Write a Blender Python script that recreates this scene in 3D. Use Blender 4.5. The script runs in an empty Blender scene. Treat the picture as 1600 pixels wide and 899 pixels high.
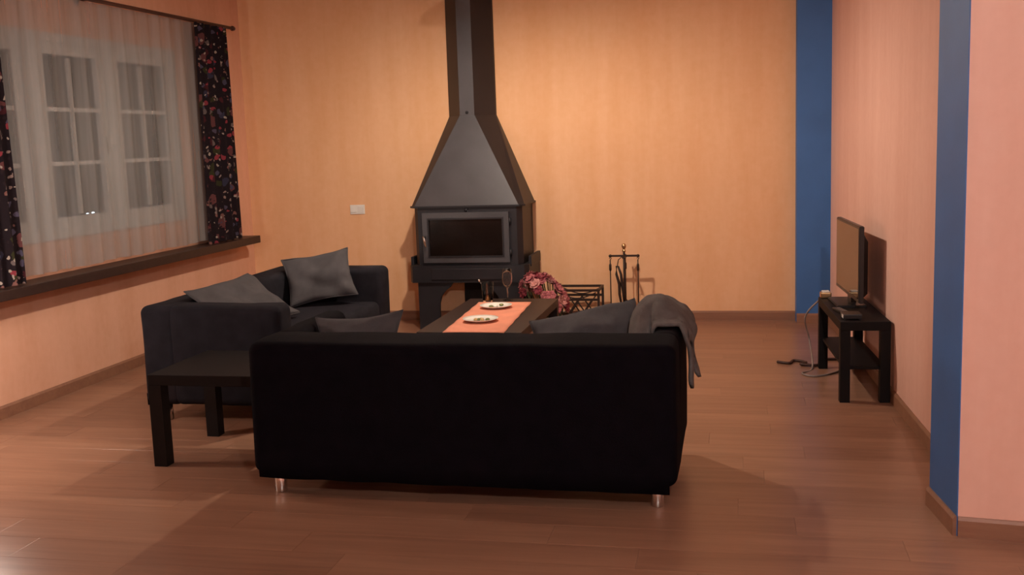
import bpy, bmesh, math, random
from mathutils import Vector, Matrix, noise
random.seed(7)
S = bpy.context.scene
COL = S.collection

# ------------------------------------------------------------------ camera
cam_d = bpy.data.cameras.new('camera'); cam = bpy.data.objects.new('camera', cam_d); COL.objects.link(cam)
cam_d.sensor_fit = 'HORIZONTAL'; cam_d.sensor_width = 36.0; cam_d.lens = 1632.5 / 1600 * 36.0
cam_d.clip_start = 0.05; cam_d.clip_end = 200
right = Vector((0.9768663, 0.21095177, -0.03509379))
up = Vector((0.00439837, 0.14424999, 0.9895315))
fwd = Vector((-0.2138057, 0.96679434, -0.13998511))
mw = Matrix((right, up, -fwd)).transposed().to_4x4(); mw.translation = Vector((0, 0, 1.5))
cam.matrix_world = mw
S.camera = cam

# ------------------------------------------------------------------ world (night), exposure, lamp strengths
W = bpy.data.worlds.new('night'); S.world = W; W.use_nodes = True
W.node_tree.nodes['Background'].inputs[0].default_value = (0.02, 0.025, 0.045, 1)
W.node_tree.nodes['Background'].inputs[1].default_value = 0.35
vs = S.view_settings
vs.view_transform = 'Standard'; vs.look = 'None'; vs.exposure = 0.0; vs.gamma = 1.0; vs.use_curve_mapping = False
LAMP_A = dict(loc=(-1.62, 6.36, 2.50), e=2150.0, col=(1.0, 0.85, 0.70))   # pendant over the coffee table
LAMP_B = dict(loc=(-3.75, 4.30, 0.95), e=165.0, col=(1.0, 0.86, 0.76))  # low lamp beside the window wall
LAMP_C = dict(loc=(0.55, 0.10, 2.55), e=2650.0, col=(1.0, 0.98, 0.98))   # pendant on the camera's side
CEIL = 2.95

# ------------------------------------------------------------------ materials
MATS = {}
def nodes(name):
    m = bpy.data.materials.new(name); m.use_nodes = True
    nt = m.node_tree; b = nt.nodes['Principled BSDF']; MATS[name] = m
    return m, nt, b
def N(nt, t, **kw):
    n = nt.nodes.new(t)
    for k, v in kw.items():
        if k.startswith('i_'): n.inputs[k[2:].replace('_', ' ')].default_value = v
        else: setattr(n, k, v)
    return n
def plain(name, col, rough=0.6, metal=0.0, var=0.10, scale=9.0, bump=0.0, bscale=120.0, spec=0.5, stretch=(1, 1, 1)):
    m, nt, b = nodes(name)
    tc = N(nt, 'ShaderNodeTexCoord'); mp = N(nt, 'ShaderNodeMapping'); mp.inputs['Scale'].default_value = stretch
    nt.links.new(tc.outputs['Object'], mp.inputs['Vector'])
    nz = N(nt, 'ShaderNodeTexNoise', i_Scale=scale, i_Detail=4.0)
    nt.links.new(mp.outputs[0], nz.inputs['Vector'])
    rp = N(nt, 'ShaderNodeValToRGB')
    c = Vector(col)
    rp.color_ramp.elements[0].position = 0.3; rp.color_ramp.elements[1].position = 0.7
    rp.color_ramp.elements[0].color = (*(c * (1 - var)), 1); rp.color_ramp.elements[1].color = (*[min(1, x) for x in c * (1 + var)], 1)
    nt.links.new(nz.outputs['Fac'], rp.inputs['Fac']); nt.links.new(rp.outputs['Color'], b.inputs['Base Color'])
    b.inputs['Roughness'].default_value = rough; b.inputs['Metallic'].default_value = metal
    b.inputs['Specular IOR Level'].default_value = spec
    if bump > 0:
        n2 = N(nt, 'ShaderNodeTexNoise', i_Scale=bscale, i_Detail=3.0); nt.links.new(mp.outputs[0], n2.inputs['Vector'])
        bp = N(nt, 'ShaderNodeBump', i_Strength=bump, i_Distance=0.004)
        nt.links.new(n2.outputs['Fac'], bp.inputs['Height']); nt.links.new(bp.outputs[0], b.inputs['Normal'])
    return m
def wall_mat(name, a, bcol):
    m, nt, b = nodes(name)
    tc = N(nt, 'ShaderNodeTexCoord')
    mp = N(nt, 'ShaderNodeMapping'); mp.inputs['Scale'].default_value = (5.0, 5.0, 0.55)
    nt.links.new(tc.outputs['Object'], mp.inputs['Vector'])
    n1 = N(nt, 'ShaderNodeTexNoise', i_Scale=1.0, i_Detail=5.0, i_Roughness=0.6); nt.links.new(mp.outputs[0], n1.inputs['Vector'])
    n2 = N(nt, 'ShaderNodeTexNoise', i_Scale=22.0, i_Detail=4.0); nt.links.new(tc.outputs['Object'], n2.inputs['Vector'])
    ma = N(nt, 'ShaderNodeMath', operation='MULTIPLY_ADD'); ma.inputs[1].default_value = 0.35
    nt.links.new(n2.outputs['Fac'], ma.inputs[0]); nt.links.new(n1.outputs['Fac'], ma.inputs[2])
    rp = N(nt, 'ShaderNodeValToRGB'); e = rp.color_ramp.elements
    e[0].position = 0.45; e[0].color = (*a, 1); e[1].position = 0.9; e[1].color = (*bcol, 1)
    nt.links.new(ma.outputs[0], rp.inputs['Fac']); nt.links.new(rp.outputs['Color'], b.inputs['Base Color'])
    b.inputs['Roughness'].default_value = 0.75; b.inputs['Specular IOR Level'].default_value = 0.25
    bp = N(nt, 'ShaderNodeBump', i_Strength=0.15, i_Distance=0.003)
    nt.links.new(n2.outputs['Fac'], bp.inputs['Height']); nt.links.new(bp.outputs[0], b.inputs['Normal'])
    return m
wall_mat('orange_wall', (0.80, 0.435, 0.22), (0.87, 0.52, 0.30))
wall_mat('salmon_wall', (0.77, 0.44, 0.34), (0.84, 0.52, 0.42))
wall_mat('window_wall', (0.70, 0.37, 0.235), (0.78, 0.44, 0.30))
plain('blue_paint', (0.040, 0.145, 0.40), 0.55, var=0.08, scale=4, bump=0.1, bscale=60)
plain('ceiling_paint', (0.72, 0.62, 0.52), 0.9, var=0.04, scale=3)
def wood(name, a, c, rough):
    m, nt, b = nodes(name)
    tc = N(nt, 'ShaderNodeTexCoord'); oi = N(nt, 'ShaderNodeObjectInfo')
    mp = N(nt, 'ShaderNodeMapping'); mp.inputs['Scale'].default_value = (1.3, 22.0, 22.0)
    nt.links.new(tc.outputs['Object'], mp.inputs['Vector'])
    sh = N(nt, 'ShaderNodeVectorMath', operation='SCALE'); sh.inputs[0].default_value = (13, 31, 7)
    nt.links.new(oi.outputs['Random'], sh.inputs['Scale'])
    ad = N(nt, 'ShaderNodeVectorMath', operation='ADD'); nt.links.new(mp.outputs[0], ad.inputs[0]); nt.links.new(sh.outputs[0], ad.inputs[1])
    n1 = N(nt, 'ShaderNodeTexNoise', i_Scale=1.0, i_Detail=6.0, i_Roughness=0.65, i_Distortion=0.4); nt.links.new(ad.outputs[0], n1.inputs['Vector'])
    ma = N(nt, 'ShaderNodeMath', operation='MULTIPLY_ADD'); ma.inputs[1].default_value = 0.22
    nt.links.new(oi.outputs['Random'], ma.inputs[0]); nt.links.new(n1.outputs['Fac'], ma.inputs[2])
    rp = N(nt, 'ShaderNodeValToRGB'); e = rp.color_ramp.elements
    e[0].position = 0.35; e[0].color = (*a, 1); e[1].position = 0.85; e[1].color = (*c, 1)
    nt.links.new(ma.outputs[0], rp.inputs['Fac']); nt.links.new(rp.outputs['Color'], b.inputs['Base Color'])
    b.inputs['Roughness'].default_value = rough; b.inputs['Specular IOR Level'].default_value = 0.45
    return m
wood('laminate', (0.215, 0.105, 0.066), (0.35, 0.185, 0.115), 0.30)
wood('skirting_wood', (0.22, 0.10, 0.06), (0.32, 0.155, 0.09), 0.45)
wood('dark_sill', (0.024, 0.011, 0.009), (0.045, 0.022, 0.017), 0.45)
plain('black_fabric', (0.0042, 0.0030, 0.0048), 0.95, var=0.25, scale=14, bump=0.25, bscale=300, spec=0.05)
plain('navy_fabric', (0.0135, 0.0125, 0.0165), 0.95, var=0.2, scale=14, bump=0.25, bscale=300, spec=0.1)
plain('grey_cushion', (0.070, 0.066, 0.070), 0.95, var=0.15, scale=10, bump=0.3, bscale=260, spec=0.1)
plain('grey_throw', (0.115, 0.098, 0.092), 0.95, var=0.2, scale=16, bump=0.4, bscale=160, spec=0.1)
plain('chrome', (0.75, 0.72, 0.7), 0.22, 1.0, var=0.04)
plain('black_lacquer', (0.007, 0.005, 0.005), 0.55, var=0.15, spec=0.15)
plain('brown_lacquer', (0.016, 0.008, 0.006), 0.45, var=0.2, spec=0.25)
plain('stove_pale_grey', (0.066, 0.063, 0.070), 0.42, 0.15, var=0.12, scale=5, bump=0.05, bscale=200)
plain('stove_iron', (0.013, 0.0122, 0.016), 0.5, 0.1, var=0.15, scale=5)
plain('under_stove_shade', (0.012, 0.008, 0.006), 0.9, var=0.3)
plain('stove_glass', (0.010, 0.006, 0.005), 0.12, var=0.3, scale=3)
plain('wrought_iron', (0.03, 0.014, 0.009), 0.5, 0.3, var=0.2)
plain('brass', (0.62, 0.40, 0.20), 0.28, 1.0, var=0.05)
plain('white_plastic', (0.82, 0.78, 0.72), 0.35, var=0.03)
plain('white_paint', (0.78, 0.75, 0.70), 0.45, var=0.03)
plain('window_paint', (0.56, 0.54, 0.51), 0.5, var=0.03)
plain('porcelain', (0.85, 0.82, 0.74), 0.18, var=0.05, scale=30)
plain('runner_cloth', (0.68, 0.25, 0.15), 0.9, var=0.10, scale=8, bump=0.3, bscale=300)
plain('tv_plastic', (0.014, 0.012, 0.013), 0.35, var=0.1)
m = plain('tv_screen', (0.020, 0.014, 0.013), 0.06, var=0.05); m.node_tree.nodes['Principled BSDF'].inputs['Specular IOR Level'].default_value = 0.9
plain('cable', (0.05, 0.018, 0.012), 0.6, var=0.2)
plain('grey_cable', (0.25, 0.2, 0.18), 0.6, var=0.2)
plain('petal_pink', (0.42, 0.12, 0.13), 0.8, var=0.3, scale=25)
plain('petal_red', (0.22, 0.025, 0.04), 0.8, var=0.3, scale=25)
plain('petal_pale', (0.58, 0.25, 0.22), 0.8, var=0.2, scale=25)
plain('stem_green', (0.05, 0.06, 0.02), 0.8, var=0.3)
plain('wicker', (0.12, 0.05, 0.025), 0.8, var=0.3, scale=40, bump=0.5, bscale=90)
plain('rod_wood', (0.05, 0.014, 0.012), 0.4, var=0.2)
plain('enamel', (0.62, 0.60, 0.56), 0.5, var=0.03)
plain('bread', (0.55, 0.36, 0.16), 0.8, var=0.25, scale=40)
plain('herb', (0.16, 0.17, 0.06), 0.8, var=0.25, scale=40)
plain('ash_ground', (0.03, 0.03, 0.03), 0.95, var=0.2)
def emit(name, col, e):
    m, nt, b = nodes(name)
    nz = N(nt, 'ShaderNodeTexNoise', i_Scale=3.0)
    b.inputs['Base Color'].default_value = (0.8, 0.8, 0.8, 1)
    b.inputs['Emission Color'].default_value = (*col, 1); b.inputs['Emission Strength'].default_value = e
    return m
def glass(name, tint, rough=0.02, ior=1.45):
    m, nt, b = nodes(name)
    b.inputs['Base Color'].default_value = (*tint, 1); b.inputs['Roughness'].default_value = rough
    b.inputs['Transmission Weight'].default_value = 1.0; b.inputs['IOR'].default_value = ior
    return m
glass('clear_glass', (0.98, 0.98, 0.97), 0.12, 1.3); glass('amber_drink', (0.85, 0.62, 0.2), 0.05, 1.33)
# window pane: clear thin glass
m, nt, b = nodes('window_glass'); out = nt.nodes['Material Output']
tr = N(nt, 'ShaderNodeBsdfTransparent'); gl = N(nt, 'ShaderNodeBsdfGlossy', i_Roughness=0.04); fr = N(nt, 'ShaderNodeFresnel', i_IOR=1.5)
mx = N(nt, 'ShaderNodeMixShader'); nt.links.new(fr.outputs[0], mx.inputs[0]); nt.links.new(tr.outputs[0], mx.inputs[1]); nt.links.new(gl.outputs[0], mx.inputs[2])
nt.links.new(mx.outputs[0], out.inputs[0])
# sheer voile: woven thread cover varies over the cloth
m, nt, b = nodes('voile'); out = nt.nodes['Material Output']
tc = N(nt, 'ShaderNodeTexCoord'); mp = N(nt, 'ShaderNodeMapping'); mp.inputs['Scale'].default_value = (1, 7.0, 0.35)
nt.links.new(tc.outputs['Object'], mp.inputs['Vector'])
nz = N(nt, 'ShaderNodeTexNoise', i_Scale=1.6, i_Detail=4.0); nt.links.new(mp.outputs[0], nz.inputs['Vector'])
rp = N(nt, 'ShaderNodeMapRange'); rp.inputs['From Min'].default_value = 0.3; rp.inputs['From Max'].default_value = 0.7
rp.inputs['To Min'].default_value = 0.40; rp.inputs['To Max'].default_value = 0.72
nt.links.new(nz.outputs['Fac'], rp.inputs['Value'])
df = N(nt, 'ShaderNodeBsdfDiffuse'); df.inputs[0].default_value = (0.41, 0.405, 0.40, 1)
tl = N(nt, 'ShaderNodeBsdfTranslucent'); tl.inputs[0].default_value = (0.41, 0.405, 0.40, 1)
m1 = N(nt, 'ShaderNodeMixShader'); m1.inputs[0].default_value = 0.35; nt.links.new(df.outputs[0], m1.inputs[1]); nt.links.new(tl.outputs[0], m1.inputs[2])
tr = N(nt, 'ShaderNodeBsdfTransparent'); m2 = N(nt, 'ShaderNodeMixShader'); nt.links.new(rp.outputs[0], m2.inputs[0])
nt.links.new(tr.outputs[0], m2.inputs[1]); nt.links.new(m1.outputs[0], m2.inputs[2]); nt.links.new(m2.outputs[0], out.inputs[0])
# dark curtain with a scattered floral print
m, nt, b = nodes('floral_cloth')
tc = N(nt, 'ShaderNodeTexCoord')
nzd = N(nt, 'ShaderNodeTexNoise', i_Scale=14.0, i_Detail=3.0); nt.links.new(tc.outputs['Object'], nzd.inputs['Vector'])
wv = N(nt, 'ShaderNodeVectorMath', operation='SCALE'); wv.inputs['Scale'].default_value = 0.07; nt.links.new(nzd.outputs['Color'], wv.inputs[0])
ad = N(nt, 'ShaderNodeVectorMath', operation='ADD'); nt.links.new(tc.outputs['Object'], ad.inputs[0]); nt.links.new(wv.outputs[0], ad.inputs[1])
base = (0.013, 0.008, 0.010, 1); prev = None
def layer(scale, thr, stops, prev):
    v = N(nt, 'ShaderNodeTexVoronoi', i_Scale=scale); nt.links.new(ad.outputs[0], v.inputs['Vector'])
    lt = N(nt, 'ShaderNodeMath', operation='LESS_THAN'); lt.inputs[1].default_value = thr; nt.links.new(v.outputs['Distance'], lt.inputs[0])
    sp = N(nt, 'ShaderNodeSeparateColor'); nt.links.new(v.outputs['Color'], sp.inputs[0])
    rp = N(nt, 'ShaderNodeValToRGB'); rp.color_ramp.interpolation = 'CONSTANT'
    el = rp.color_ramp.elements; el[0].position = 0; el[0].color = stops[0][1]; el[1].position = stops[1][0]; el[1].color = stops[1][1]
    for p, c in stops[2:]: e = el.new(p); e.color = c
    nt.links.new(sp.outputs['Red'], rp.inputs['Fac'])
    mx = N(nt, 'ShaderNodeMix', data_type='RGBA'); nt.links.new(lt.outputs[0], mx.inputs['Factor'])
    if prev is None: mx.inputs['A'].default_value = base
    else: nt.links.new(prev, mx.inputs['A'])
    gt = N(nt, 'ShaderNodeMath', operation='GREATER_THAN'); gt.inputs[1].default_value = 0.45
    nt.links.new(sp.outputs['Green'], gt.inputs[0]); mu = N(nt, 'ShaderNodeMath', operation='MULTIPLY')
    nt.links.new(gt.outputs[0], mu.inputs[0]); nt.links.new(lt.outputs[0], mu.inputs[1])
    nt.links.new(mu.outputs[0], mx.inputs['Factor']); nt.links.new(rp.outputs['Color'], mx.inputs['B'])
    return mx.outputs['Result']
r1 = layer(11.0, 0.42, [(0, (0.05, 0.012, 0.015, 1)), (0.4, (0.03, 0.028, 0.05, 1)), (0.6, (0.10, 0.035, 0.035, 1)), (0.8, (0.03, 0.028, 0.012, 1))], None)
r2 = layer(18.0, 0.36, [(0, (0.12, 0.09, 0.085, 1)), (0.3, (0.06, 0.05, 0.08, 1)), (0.55, (0.20, 0.03, 0.04, 1)), (0.75, (0.16, 0.07, 0.06, 1))], r1)
r3 = layer(30.0, 0.30, [(0, (0.30, 0.24, 0.20, 1)), (0.4, (0.02, 0.012, 0.014, 1)), (0.8, (0.22, 0.15, 0.13, 1))], r2)
nt.links.new(r3, b.inputs['Base Color']); b.inputs['Roughness'].default_value = 0.9; b.inputs['Specular IOR Level'].default_value = 0.1

# ------------------------------------------------------------------ helpers
def link(name, bm, mat, parent=None, smooth=False, loc=None, rot=None):
    me = bpy.data.meshes.new(name)
    if smooth:
        for f in bm.faces: f.smooth = True
    bmesh.ops.recalc_face_normals(bm, faces=bm.faces)
    bm.to_mesh(me); bm.free()
    me.materials.append(MATS[mat])
    o = bpy.data.objects.new(name, me); COL.objects.link(o)
    if parent is not None: o.parent = parent
    if loc is not None: o.location = loc
    if rot is not None: o.rotation_euler = rot
    return o
def link_mesh(name, me, parent=None, loc=None, rot=None, scale=None):
    o = bpy.data.objects.new(name, me); COL.objects.link(o)
    if parent is not None: o.parent = parent
    if loc is not None: o.location = loc
    if rot is not None: o.rotation_euler = rot
    if scale is not None: o.scale = scale
    return o
def tag(o, label, cat, group=None):
    o['label'] = label; o['category'] = cat
    if group: o['group'] = group
    return o
def struct(o): o['kind'] = 'structure'; return o
def empty(name, loc=(0, 0, 0), rz=0.0):
    o = bpy.data.objects.new(name, None); COL.objects.link(o); o.location = loc; o.rotation_euler = (0, 0, rz)
    o.empty_display_size = 0.1
    return o
def box(bm, x0, x1, y0, y1, z0, z1):
    v = [bm.verts.new((x, y, z)) for x in (x0, x1) for y in (y0, y1) for z in (z0, z1)]
    for q in ((0, 1, 3, 2), (4, 6, 7, 5), (0, 4, 5, 1), (2, 3, 7, 6), (0, 2, 6, 4), (1, 5, 7, 3)): bm.faces.new([v[i] for i in q])
    return v
def bbox(name, x0, x1, y0, y1, z0, z1, mat, parent=None, bev=0.0, seg=2):
    bm = bmesh.new(); box(bm, x0, x1, y0, y1, z0, z1)
    if bev: bmesh.ops.bevel(bm, geom=list(bm.edges), offset=bev, segments=seg, affect='EDGES', profile=0.6)
    return link(name, bm, mat, parent, smooth=False)
def loft(bm, rings, cap=True):
    R = [[bm.verts.new(p) for p in r] for r in rings]
    n = len(R[0])
    for a, b in zip(R, R[1:]):
        for i in range(n): bm.faces.new((a[i], a[(i + 1) % n], b[(i + 1) % n], b[i]))
    if cap: bm.faces.new(R[0][::-1]); bm.faces.new(R[-1])
    return R
def tube(bm, pts, r, n=8):
    pts = [Vector(p) for p in pts]; rings = []
    up0 = Vector((0, 0, 1))
    for i, p in enumerate(pts):
        d = (pts[min(i + 1, len(pts) - 1)] - pts[max(i - 1, 0)]).normalized()
        a = d.cross(up0)
        if a.length < 1e-3: a = d.cross(Vector((0, 1, 0)))
        a.normalize(); c = d.cross(a).normalized()
        rr = r[i] if isinstance(r, (list, tuple)) else r
        rings.append([p + rr * (math.cos(t) * a + math.sin(t) * c) for t in [2 * math.pi * k / n for k in range(n)]])
    loft(bm, rings)
def lathe(bm, prof, n=24, c=(0, 0, 0)):
    rings = [[(c[0] + max(r, 1e-4) * math.cos(2 * math.pi * k / n), c[1] + max(r, 1e-4) * math.sin(2 * math.pi * k / n), c[2] + z) for k in range(n)] for r, z in prof]
    loft(bm, rings)
def prism(bm, poly, z0, z1): loft(bm, [[(x, y, z0) for x, y in poly], [(x, y, z1) for x, y in poly]])
def rbox(name, x0, x1, y0, y1, z0, z1, r, mat, parent=None, amp=0.0, step=0.09, freq=4.0, rnd=4):
    """rounded, slightly lumpy upholstery block"""
    lo = Vector((x0, y0, z0)); hi = Vector((x1, y1, z1)); c = (lo + hi) / 2; h = (hi - lo) / 2
    ax = []
    for k in range(3):
        f = h[k] - r; ns = max(1, int(2 * f / step))
        co = [-h[k] + r * i / rnd for i in range(rnd)] + [-f + 2 * f * i / ns for i in range(ns + 1)] + [f + r * (i + 1) / rnd for i in range(rnd)]
        ax.append(co)
    bm = bmesh.new(); vm = {}
    def vert(p):
        key = tuple(round(q, 5) for q in p)
        if key in vm: return vm[key]
        P = Vector(p); inn = Vector([max(-(h[k] - r), min(h[k] - r, P[k])) for k in range(3)])
        d = P - inn
        if d.length > 1e-9:
            m = max(abs(d[k]) for k in range(3)); d = d.normalized() * m if m > 0 else d
        Q = c + inn + d
        if amp:
            nv = noise.noise_vector(Q * freq) * amp + noise.noise_vector(Q * freq * 3.1) * amp * 0.35
            Q = Q + nv
        vm[key] = bm.verts.new(Q); return vm[key]
    for k in range(3):
        a, b = [(1, 2), (0, 2), (0, 1)][k]
        for s in (-1, 1):
            for i in range(len(ax[a]) - 1):
                for j in range(len(ax[b]) - 1):
                    q = []
                    for ii, jj in ((i, j), (i + 1, j), (i + 1, j + 1), (i, j + 1)):
                        p = [0, 0, 0]; p[k] = s * h[k]; p[a] = ax[a][ii]; p[b] = ax[b][jj]; q.append(vert(p))
                    if len(set(q)) == 4: bm.faces.new(q)
    return link(name, bm, mat, parent, smooth=True)
def cushion(name, w, hgt, t, mat, loc, rot, seed, label, group, bend=0.0, sag=0.0, pin=0.10):
    """square pillow in its own XZ plane, thickness along Y, lower edge at z = 0"""
    root = empty(name, loc); root.rotation_mode = 'YXZ'; root.rotation_euler = rot
    bm = bmesh.new(); n = 22; off = Vector((seed * 7.3, seed * 3.1, 0))
    def P(u, v, s):
        e = max(0.0, (1 - u * u)) ** 0.45 * max(0.0, (1 - v * v)) ** 0.45
        x = u * (w / 2) * (1 - pin * (1 - v * v)) ; z = hgt / 2 + v * (hgt / 2) * (1 - pin * (1 - u * u))
        y = s * t / 2 * e
        nv = noise.noise(Vector((u * 1.8, v * 1.8, s * 0.5)) + off) * 0.035 * (0.4 + e) + noise.noise(Vector((u * 5, v * 5, 0)) + off) * 0.010 * e
        y += nv + bend * (u * u) + sag * (1 - v) * 0.5
        return (x, y, z)
    g = {}
    for s in (-1, 1):
        for i in range(n + 1):
            for j in range(n + 1):
                edge = i in (0, n) or j in (0, n)
                k = (0 if edge else s, i, j)
                if k not in g:
                    u = math.sin(math.pi / 2 * (2 * i / n - 1)); v = math.sin(math.pi / 2 * (2 * j / n - 1))
                    g[k] = bm.verts.new(P(u, v, 0 if edge else s))
        kk = lambda i, j: g[(0 if (i in (0, n) or j in (0, n)) else s, i, j)]
        for i in range(n):
            for j in range(n):
                bm.faces.new((kk(i, j), kk(i + 1, j), kk(i + 1, j + 1), kk(i, j + 1)))
    link('cushion_cover', bm, mat, root, smooth=True)
    # corded edge seam
    bm = bmesh.new(); pts = []
    for side in range(4):
        for q in range(n):
            s = math.sin(math.pi / 2 * (2 * q / n - 1))
            u, v = [(s, -1), (1, s), (-s, 1), (-1, -s)][side]
            pts.append(P(u, v, 0))
    pts.append(pts[0]); tube(bm, pts, 0.004, 5)
    link('edge_seam', bm, mat, root, smooth=True)
    return tag(root, label, 'cushion', group)

# ------------------------------------------------------------------ room shell
XL, YB = -4.19, 8.48          # window wall, back wall
XR0, YR0, XR1 = 0.860, 5.06, 0.672   # television wall runs slightly inwards towards the back
def xr(y): return XR0 + (y - YR0) * (XR1 - XR0) / (YB - YR0)
YMIN, XMAX = -2.6, 3.2
BBH = 0.075
# floor with individual laminate planks
fl = bbox('floor', XL, XMAX, YMIN, YB, -0.10, -0.012, 'laminate'); struct(fl)
PW, PL, G = 0.192, 1.285, 0.0007
bmp = bmesh.new(); box(bmp, 0, PL - G, 0, PW - G, -0.012, 0.0)
bmesh.ops.bevel(bmp, geom=[e for e in bmp.edges if all(v.co.z > -0.001 for v in e.verts)], offset=0.0005, segments=1, affect='EDGES')
pm = bpy.data.meshes.new('plank'); bmesh.ops.recalc_face_normals(bmp, faces=bmp.faces); bmp.to_mesh(pm); bmp.free(); pm.materials.append(MATS['laminate'])
rest = bmesh.new(); row = 0; y = YB - 0.012
rr = random.Random(3)
while y - PW > YMIN:
    y0 = y - PW; off = rr.random() * PL; x = XL + 0.01 - off
    while x < XMAX:
        a, b_ = max(x, XL + 0.01), min(x + PL - G, XMAX)
        if y0 > 3.75: b_ = min(b_, xr(y0) + 0.02 if y0 > 4.2 else 1.3)
        if b_ - a > 0.04:
            if y0 > 2.45 and a < 1.3:
                o = link_mesh('plank', pm, fl, (a, y0, 0)); o.scale.x = (b_ - a) / (PL - G)
            else: box(rest, a, b_, y0, y0 + PW - G, -0.012, 0.0)
        x += PL
    y = y0
ro = link('far_planks', rest, 'laminate', fl); ro['kind'] = 'stuff'
struct(bbox('ceiling', XL - 0.2, XMAX + 0.2, YMIN - 0.2, YB + 0.2, CEIL, CEIL + 0.12, 'ceiling_paint'))
struct(bbox('wall_back', XL - 0.2, 1.2, YB, YB + 0.2, -0.1, CEIL, 'orange_wall'))
# window wall with an opening
WY0, WY1, WZ0, WZ1 = 4.62, 7.36, 0.98, 2.26
bm = bmesh.new()
box(bm, XL - 0.22, XL, YMIN, WY0, -0.1, CEIL); box(bm, XL - 0.22, XL, WY1, YB, -0.1, CEIL)
box(bm, XL - 0.22, XL, WY0, WY1, -0.1, WZ0); box(bm, XL - 0.22, XL, WY0, WY1, WZ1, CEIL)
struct(link('wall_left', bm, 'window_wall'))
# television wall (slightly askew), built as a wedge
bm = bmesh.new(); prism(bm, [(xr(4.15), 4.15), (xr(YB), YB), (1.2, YB), (1.2, 4.15)], -0.1, CEIL)
struct(link('wall_right', bm, 'salmon_wall'))
# wall end with the blue reveal: a block stepping out into the room
PC, PF = (0.775, 3.93), (0.735, 4.26)
bm = bmesh.new(); prism(bm, [PC, (XMAX, 3.62), (XMAX, 4.3), PF], -0.1, CEIL)
struct(link('wall_front_right', bm, 'salmon_wall'))
bm = bmesh.new()
d = (Vector((*PF, 0)) - Vector((*PC, 0))).normalized(); nrm = Vector((-d.y, d.x, 0))
a = Vector((*PC, 0)); b_ = Vector((*PF, 0))
prism(bm, [tuple((a + nrm * 0.004)[:2]), tuple((b_ + nrm * 0.004)[:2]), tuple((b_ - nrm * 0.01)[:2]), tuple((a - nrm * 0.01)[:2])], 0.0, CEIL)
struct(link('trim_1', bm, 'blue_paint'))
bm = bmesh.new(); prism(bm, [(0.427, 8.36), (0.422, YB), (0.70, YB), (xr(8.36) + 0.02, 8.36)], 0.0, CEIL)
struct(link('trim_2', bm, 'blue_paint'))
# remaining walls of the room behind the camera
struct(bbox('wall_rear', XL - 0.2, XMAX + 0.2, YMIN - 0.2, YMIN, -0.1, CEIL, 'salmon_wall'))
struct(bbox('wall_far_right', XMAX, XMAX + 0.2, YMIN, 4.3, -0.1, CEIL, 'salmon_wall'))
# skirting boards
def skirting(name, p, q, t=0.014):
    p = Vector((*p, 0)); q = Vector((*q, 0)); d = (q - p).normalized(); n = Vector((-d.y, d.x, 0)); Lh = (q - p).length
    bm = bmesh.new()
    prof = [(0, 0), (t, 0), (t, BBH - 0.012), (t * 0.45, BBH), (0, BBH)]
    loft(bm, [[p + n * a + Vector((0, 0, b)) for a, b in prof], [q + n * a + Vector((0, 0, b)) for a, b in prof]])
    return struct(link(name, bm, 'skirting_wood'))
skirting('baseboard_back', (0.422, YB), (XL, YB))
skirting('baseboard_left', (XL, YB), (XL, YMIN))
skirting('baseboard_right', (xr(4.26), 4.26), (xr(8.36), 8.36))
skirting('baseboard_column', (xr(8.36) , 8.36), (0.427, 8.36))
skirting('baseboard_reveal', (PC[0] - 0.004, PC[1]), (PF[0] - 0.004, PF[1]))
skirting('baseboard_front_right', (XMAX, 3.62), PC)

# ------------------------------------------------------------------ window and its dressing
w = empty('window_1', (0, 0, 0)); struct(w)
def frame_ring(name, y0, y1, z0, z1, wd, x0, x1, parent, mat='window_paint'):
    bm = bmesh.new()
    box(bm, x0, x1, y0, y1, z0, z0 + wd); box(bm, x0, x1, y0, y1, z1 - wd, z1)
    box(bm, x0, x1, y0, y0 + wd, z0 + wd, z1 - wd); box(bm, x0, x1, y1 - wd, y1, z0 + wd, z1 - wd)
    return link(name, bm, mat, parent)
frame_ring('outer_frame', WY0, WY1, WZ0, WZ1, 0.055, XL - 0.09, XL + 0.012, w)
cas = [(4.72, 5.60), (5.72, 6.44), (6.52, 7.30)]
for y0, y1 in ((5.60, 5.72), (6.44, 6.52)):
    bbox('mullion', XL - 0.085, XL + 0.010, y0, y1, WZ0 + 0.05, WZ1 - 0.05, 'window_paint', w)
for y0, y1 in cas:
    cf = frame_ring('casement', y0, y1, WZ0 + 0.045, WZ1 - 0.045, 0.085, XL - 0.07, XL + 0.002, w)
    gy0, gy1, gz0, gz1 = y0 + 0.085, y1 - 0.085, WZ0 + 0.13, WZ1 - 0.13
    for k in (1, 2):
        z = gz0 + (gz1 - gz0) * k / 3
        bbox('glazing_bar', XL - 0.055, XL - 0.008, gy0, gy1, z - 0.013, z + 0.013, 'window_paint', cf)
    ym = (gy0 + gy1) / 2
    for k in range(3):
        za, zb = gz0 + (gz1 - gz0) * k / 3, gz0 + (gz1 - gz0) * (k + 1) / 3
        bbox('glazing_bar', XL - 0.054, XL - 0.009, ym - 0.012, ym + 0.012, za + 0.013, zb - 0.013, 'window_paint', cf)
        for a, b_ in ((gy0, ym - 0.012), (ym + 0.012, gy1)):
            bbox('pane', XL - 0.034, XL - 0.030, a, b_, za + 0.012, zb - 0.012, 'window_glass', cf)
bm = bmesh.new(); tube(bm, [(XL + 0.03, 6.41, 1.52), (XL + 0.03, 6.41, 1.62)], 0.008, 8); box(bm, XL - 0.0, XL + 0.03, 6.40, 6.42, 1.585, 1.605)
link('window_handle', bm, 'white_plastic', w, True)
sl = bbox('window_sill', XL - 0.02, -4.0, 4.2, 8.225, 0.708, 0.768, 'dark_sill', None, 0.004)
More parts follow.
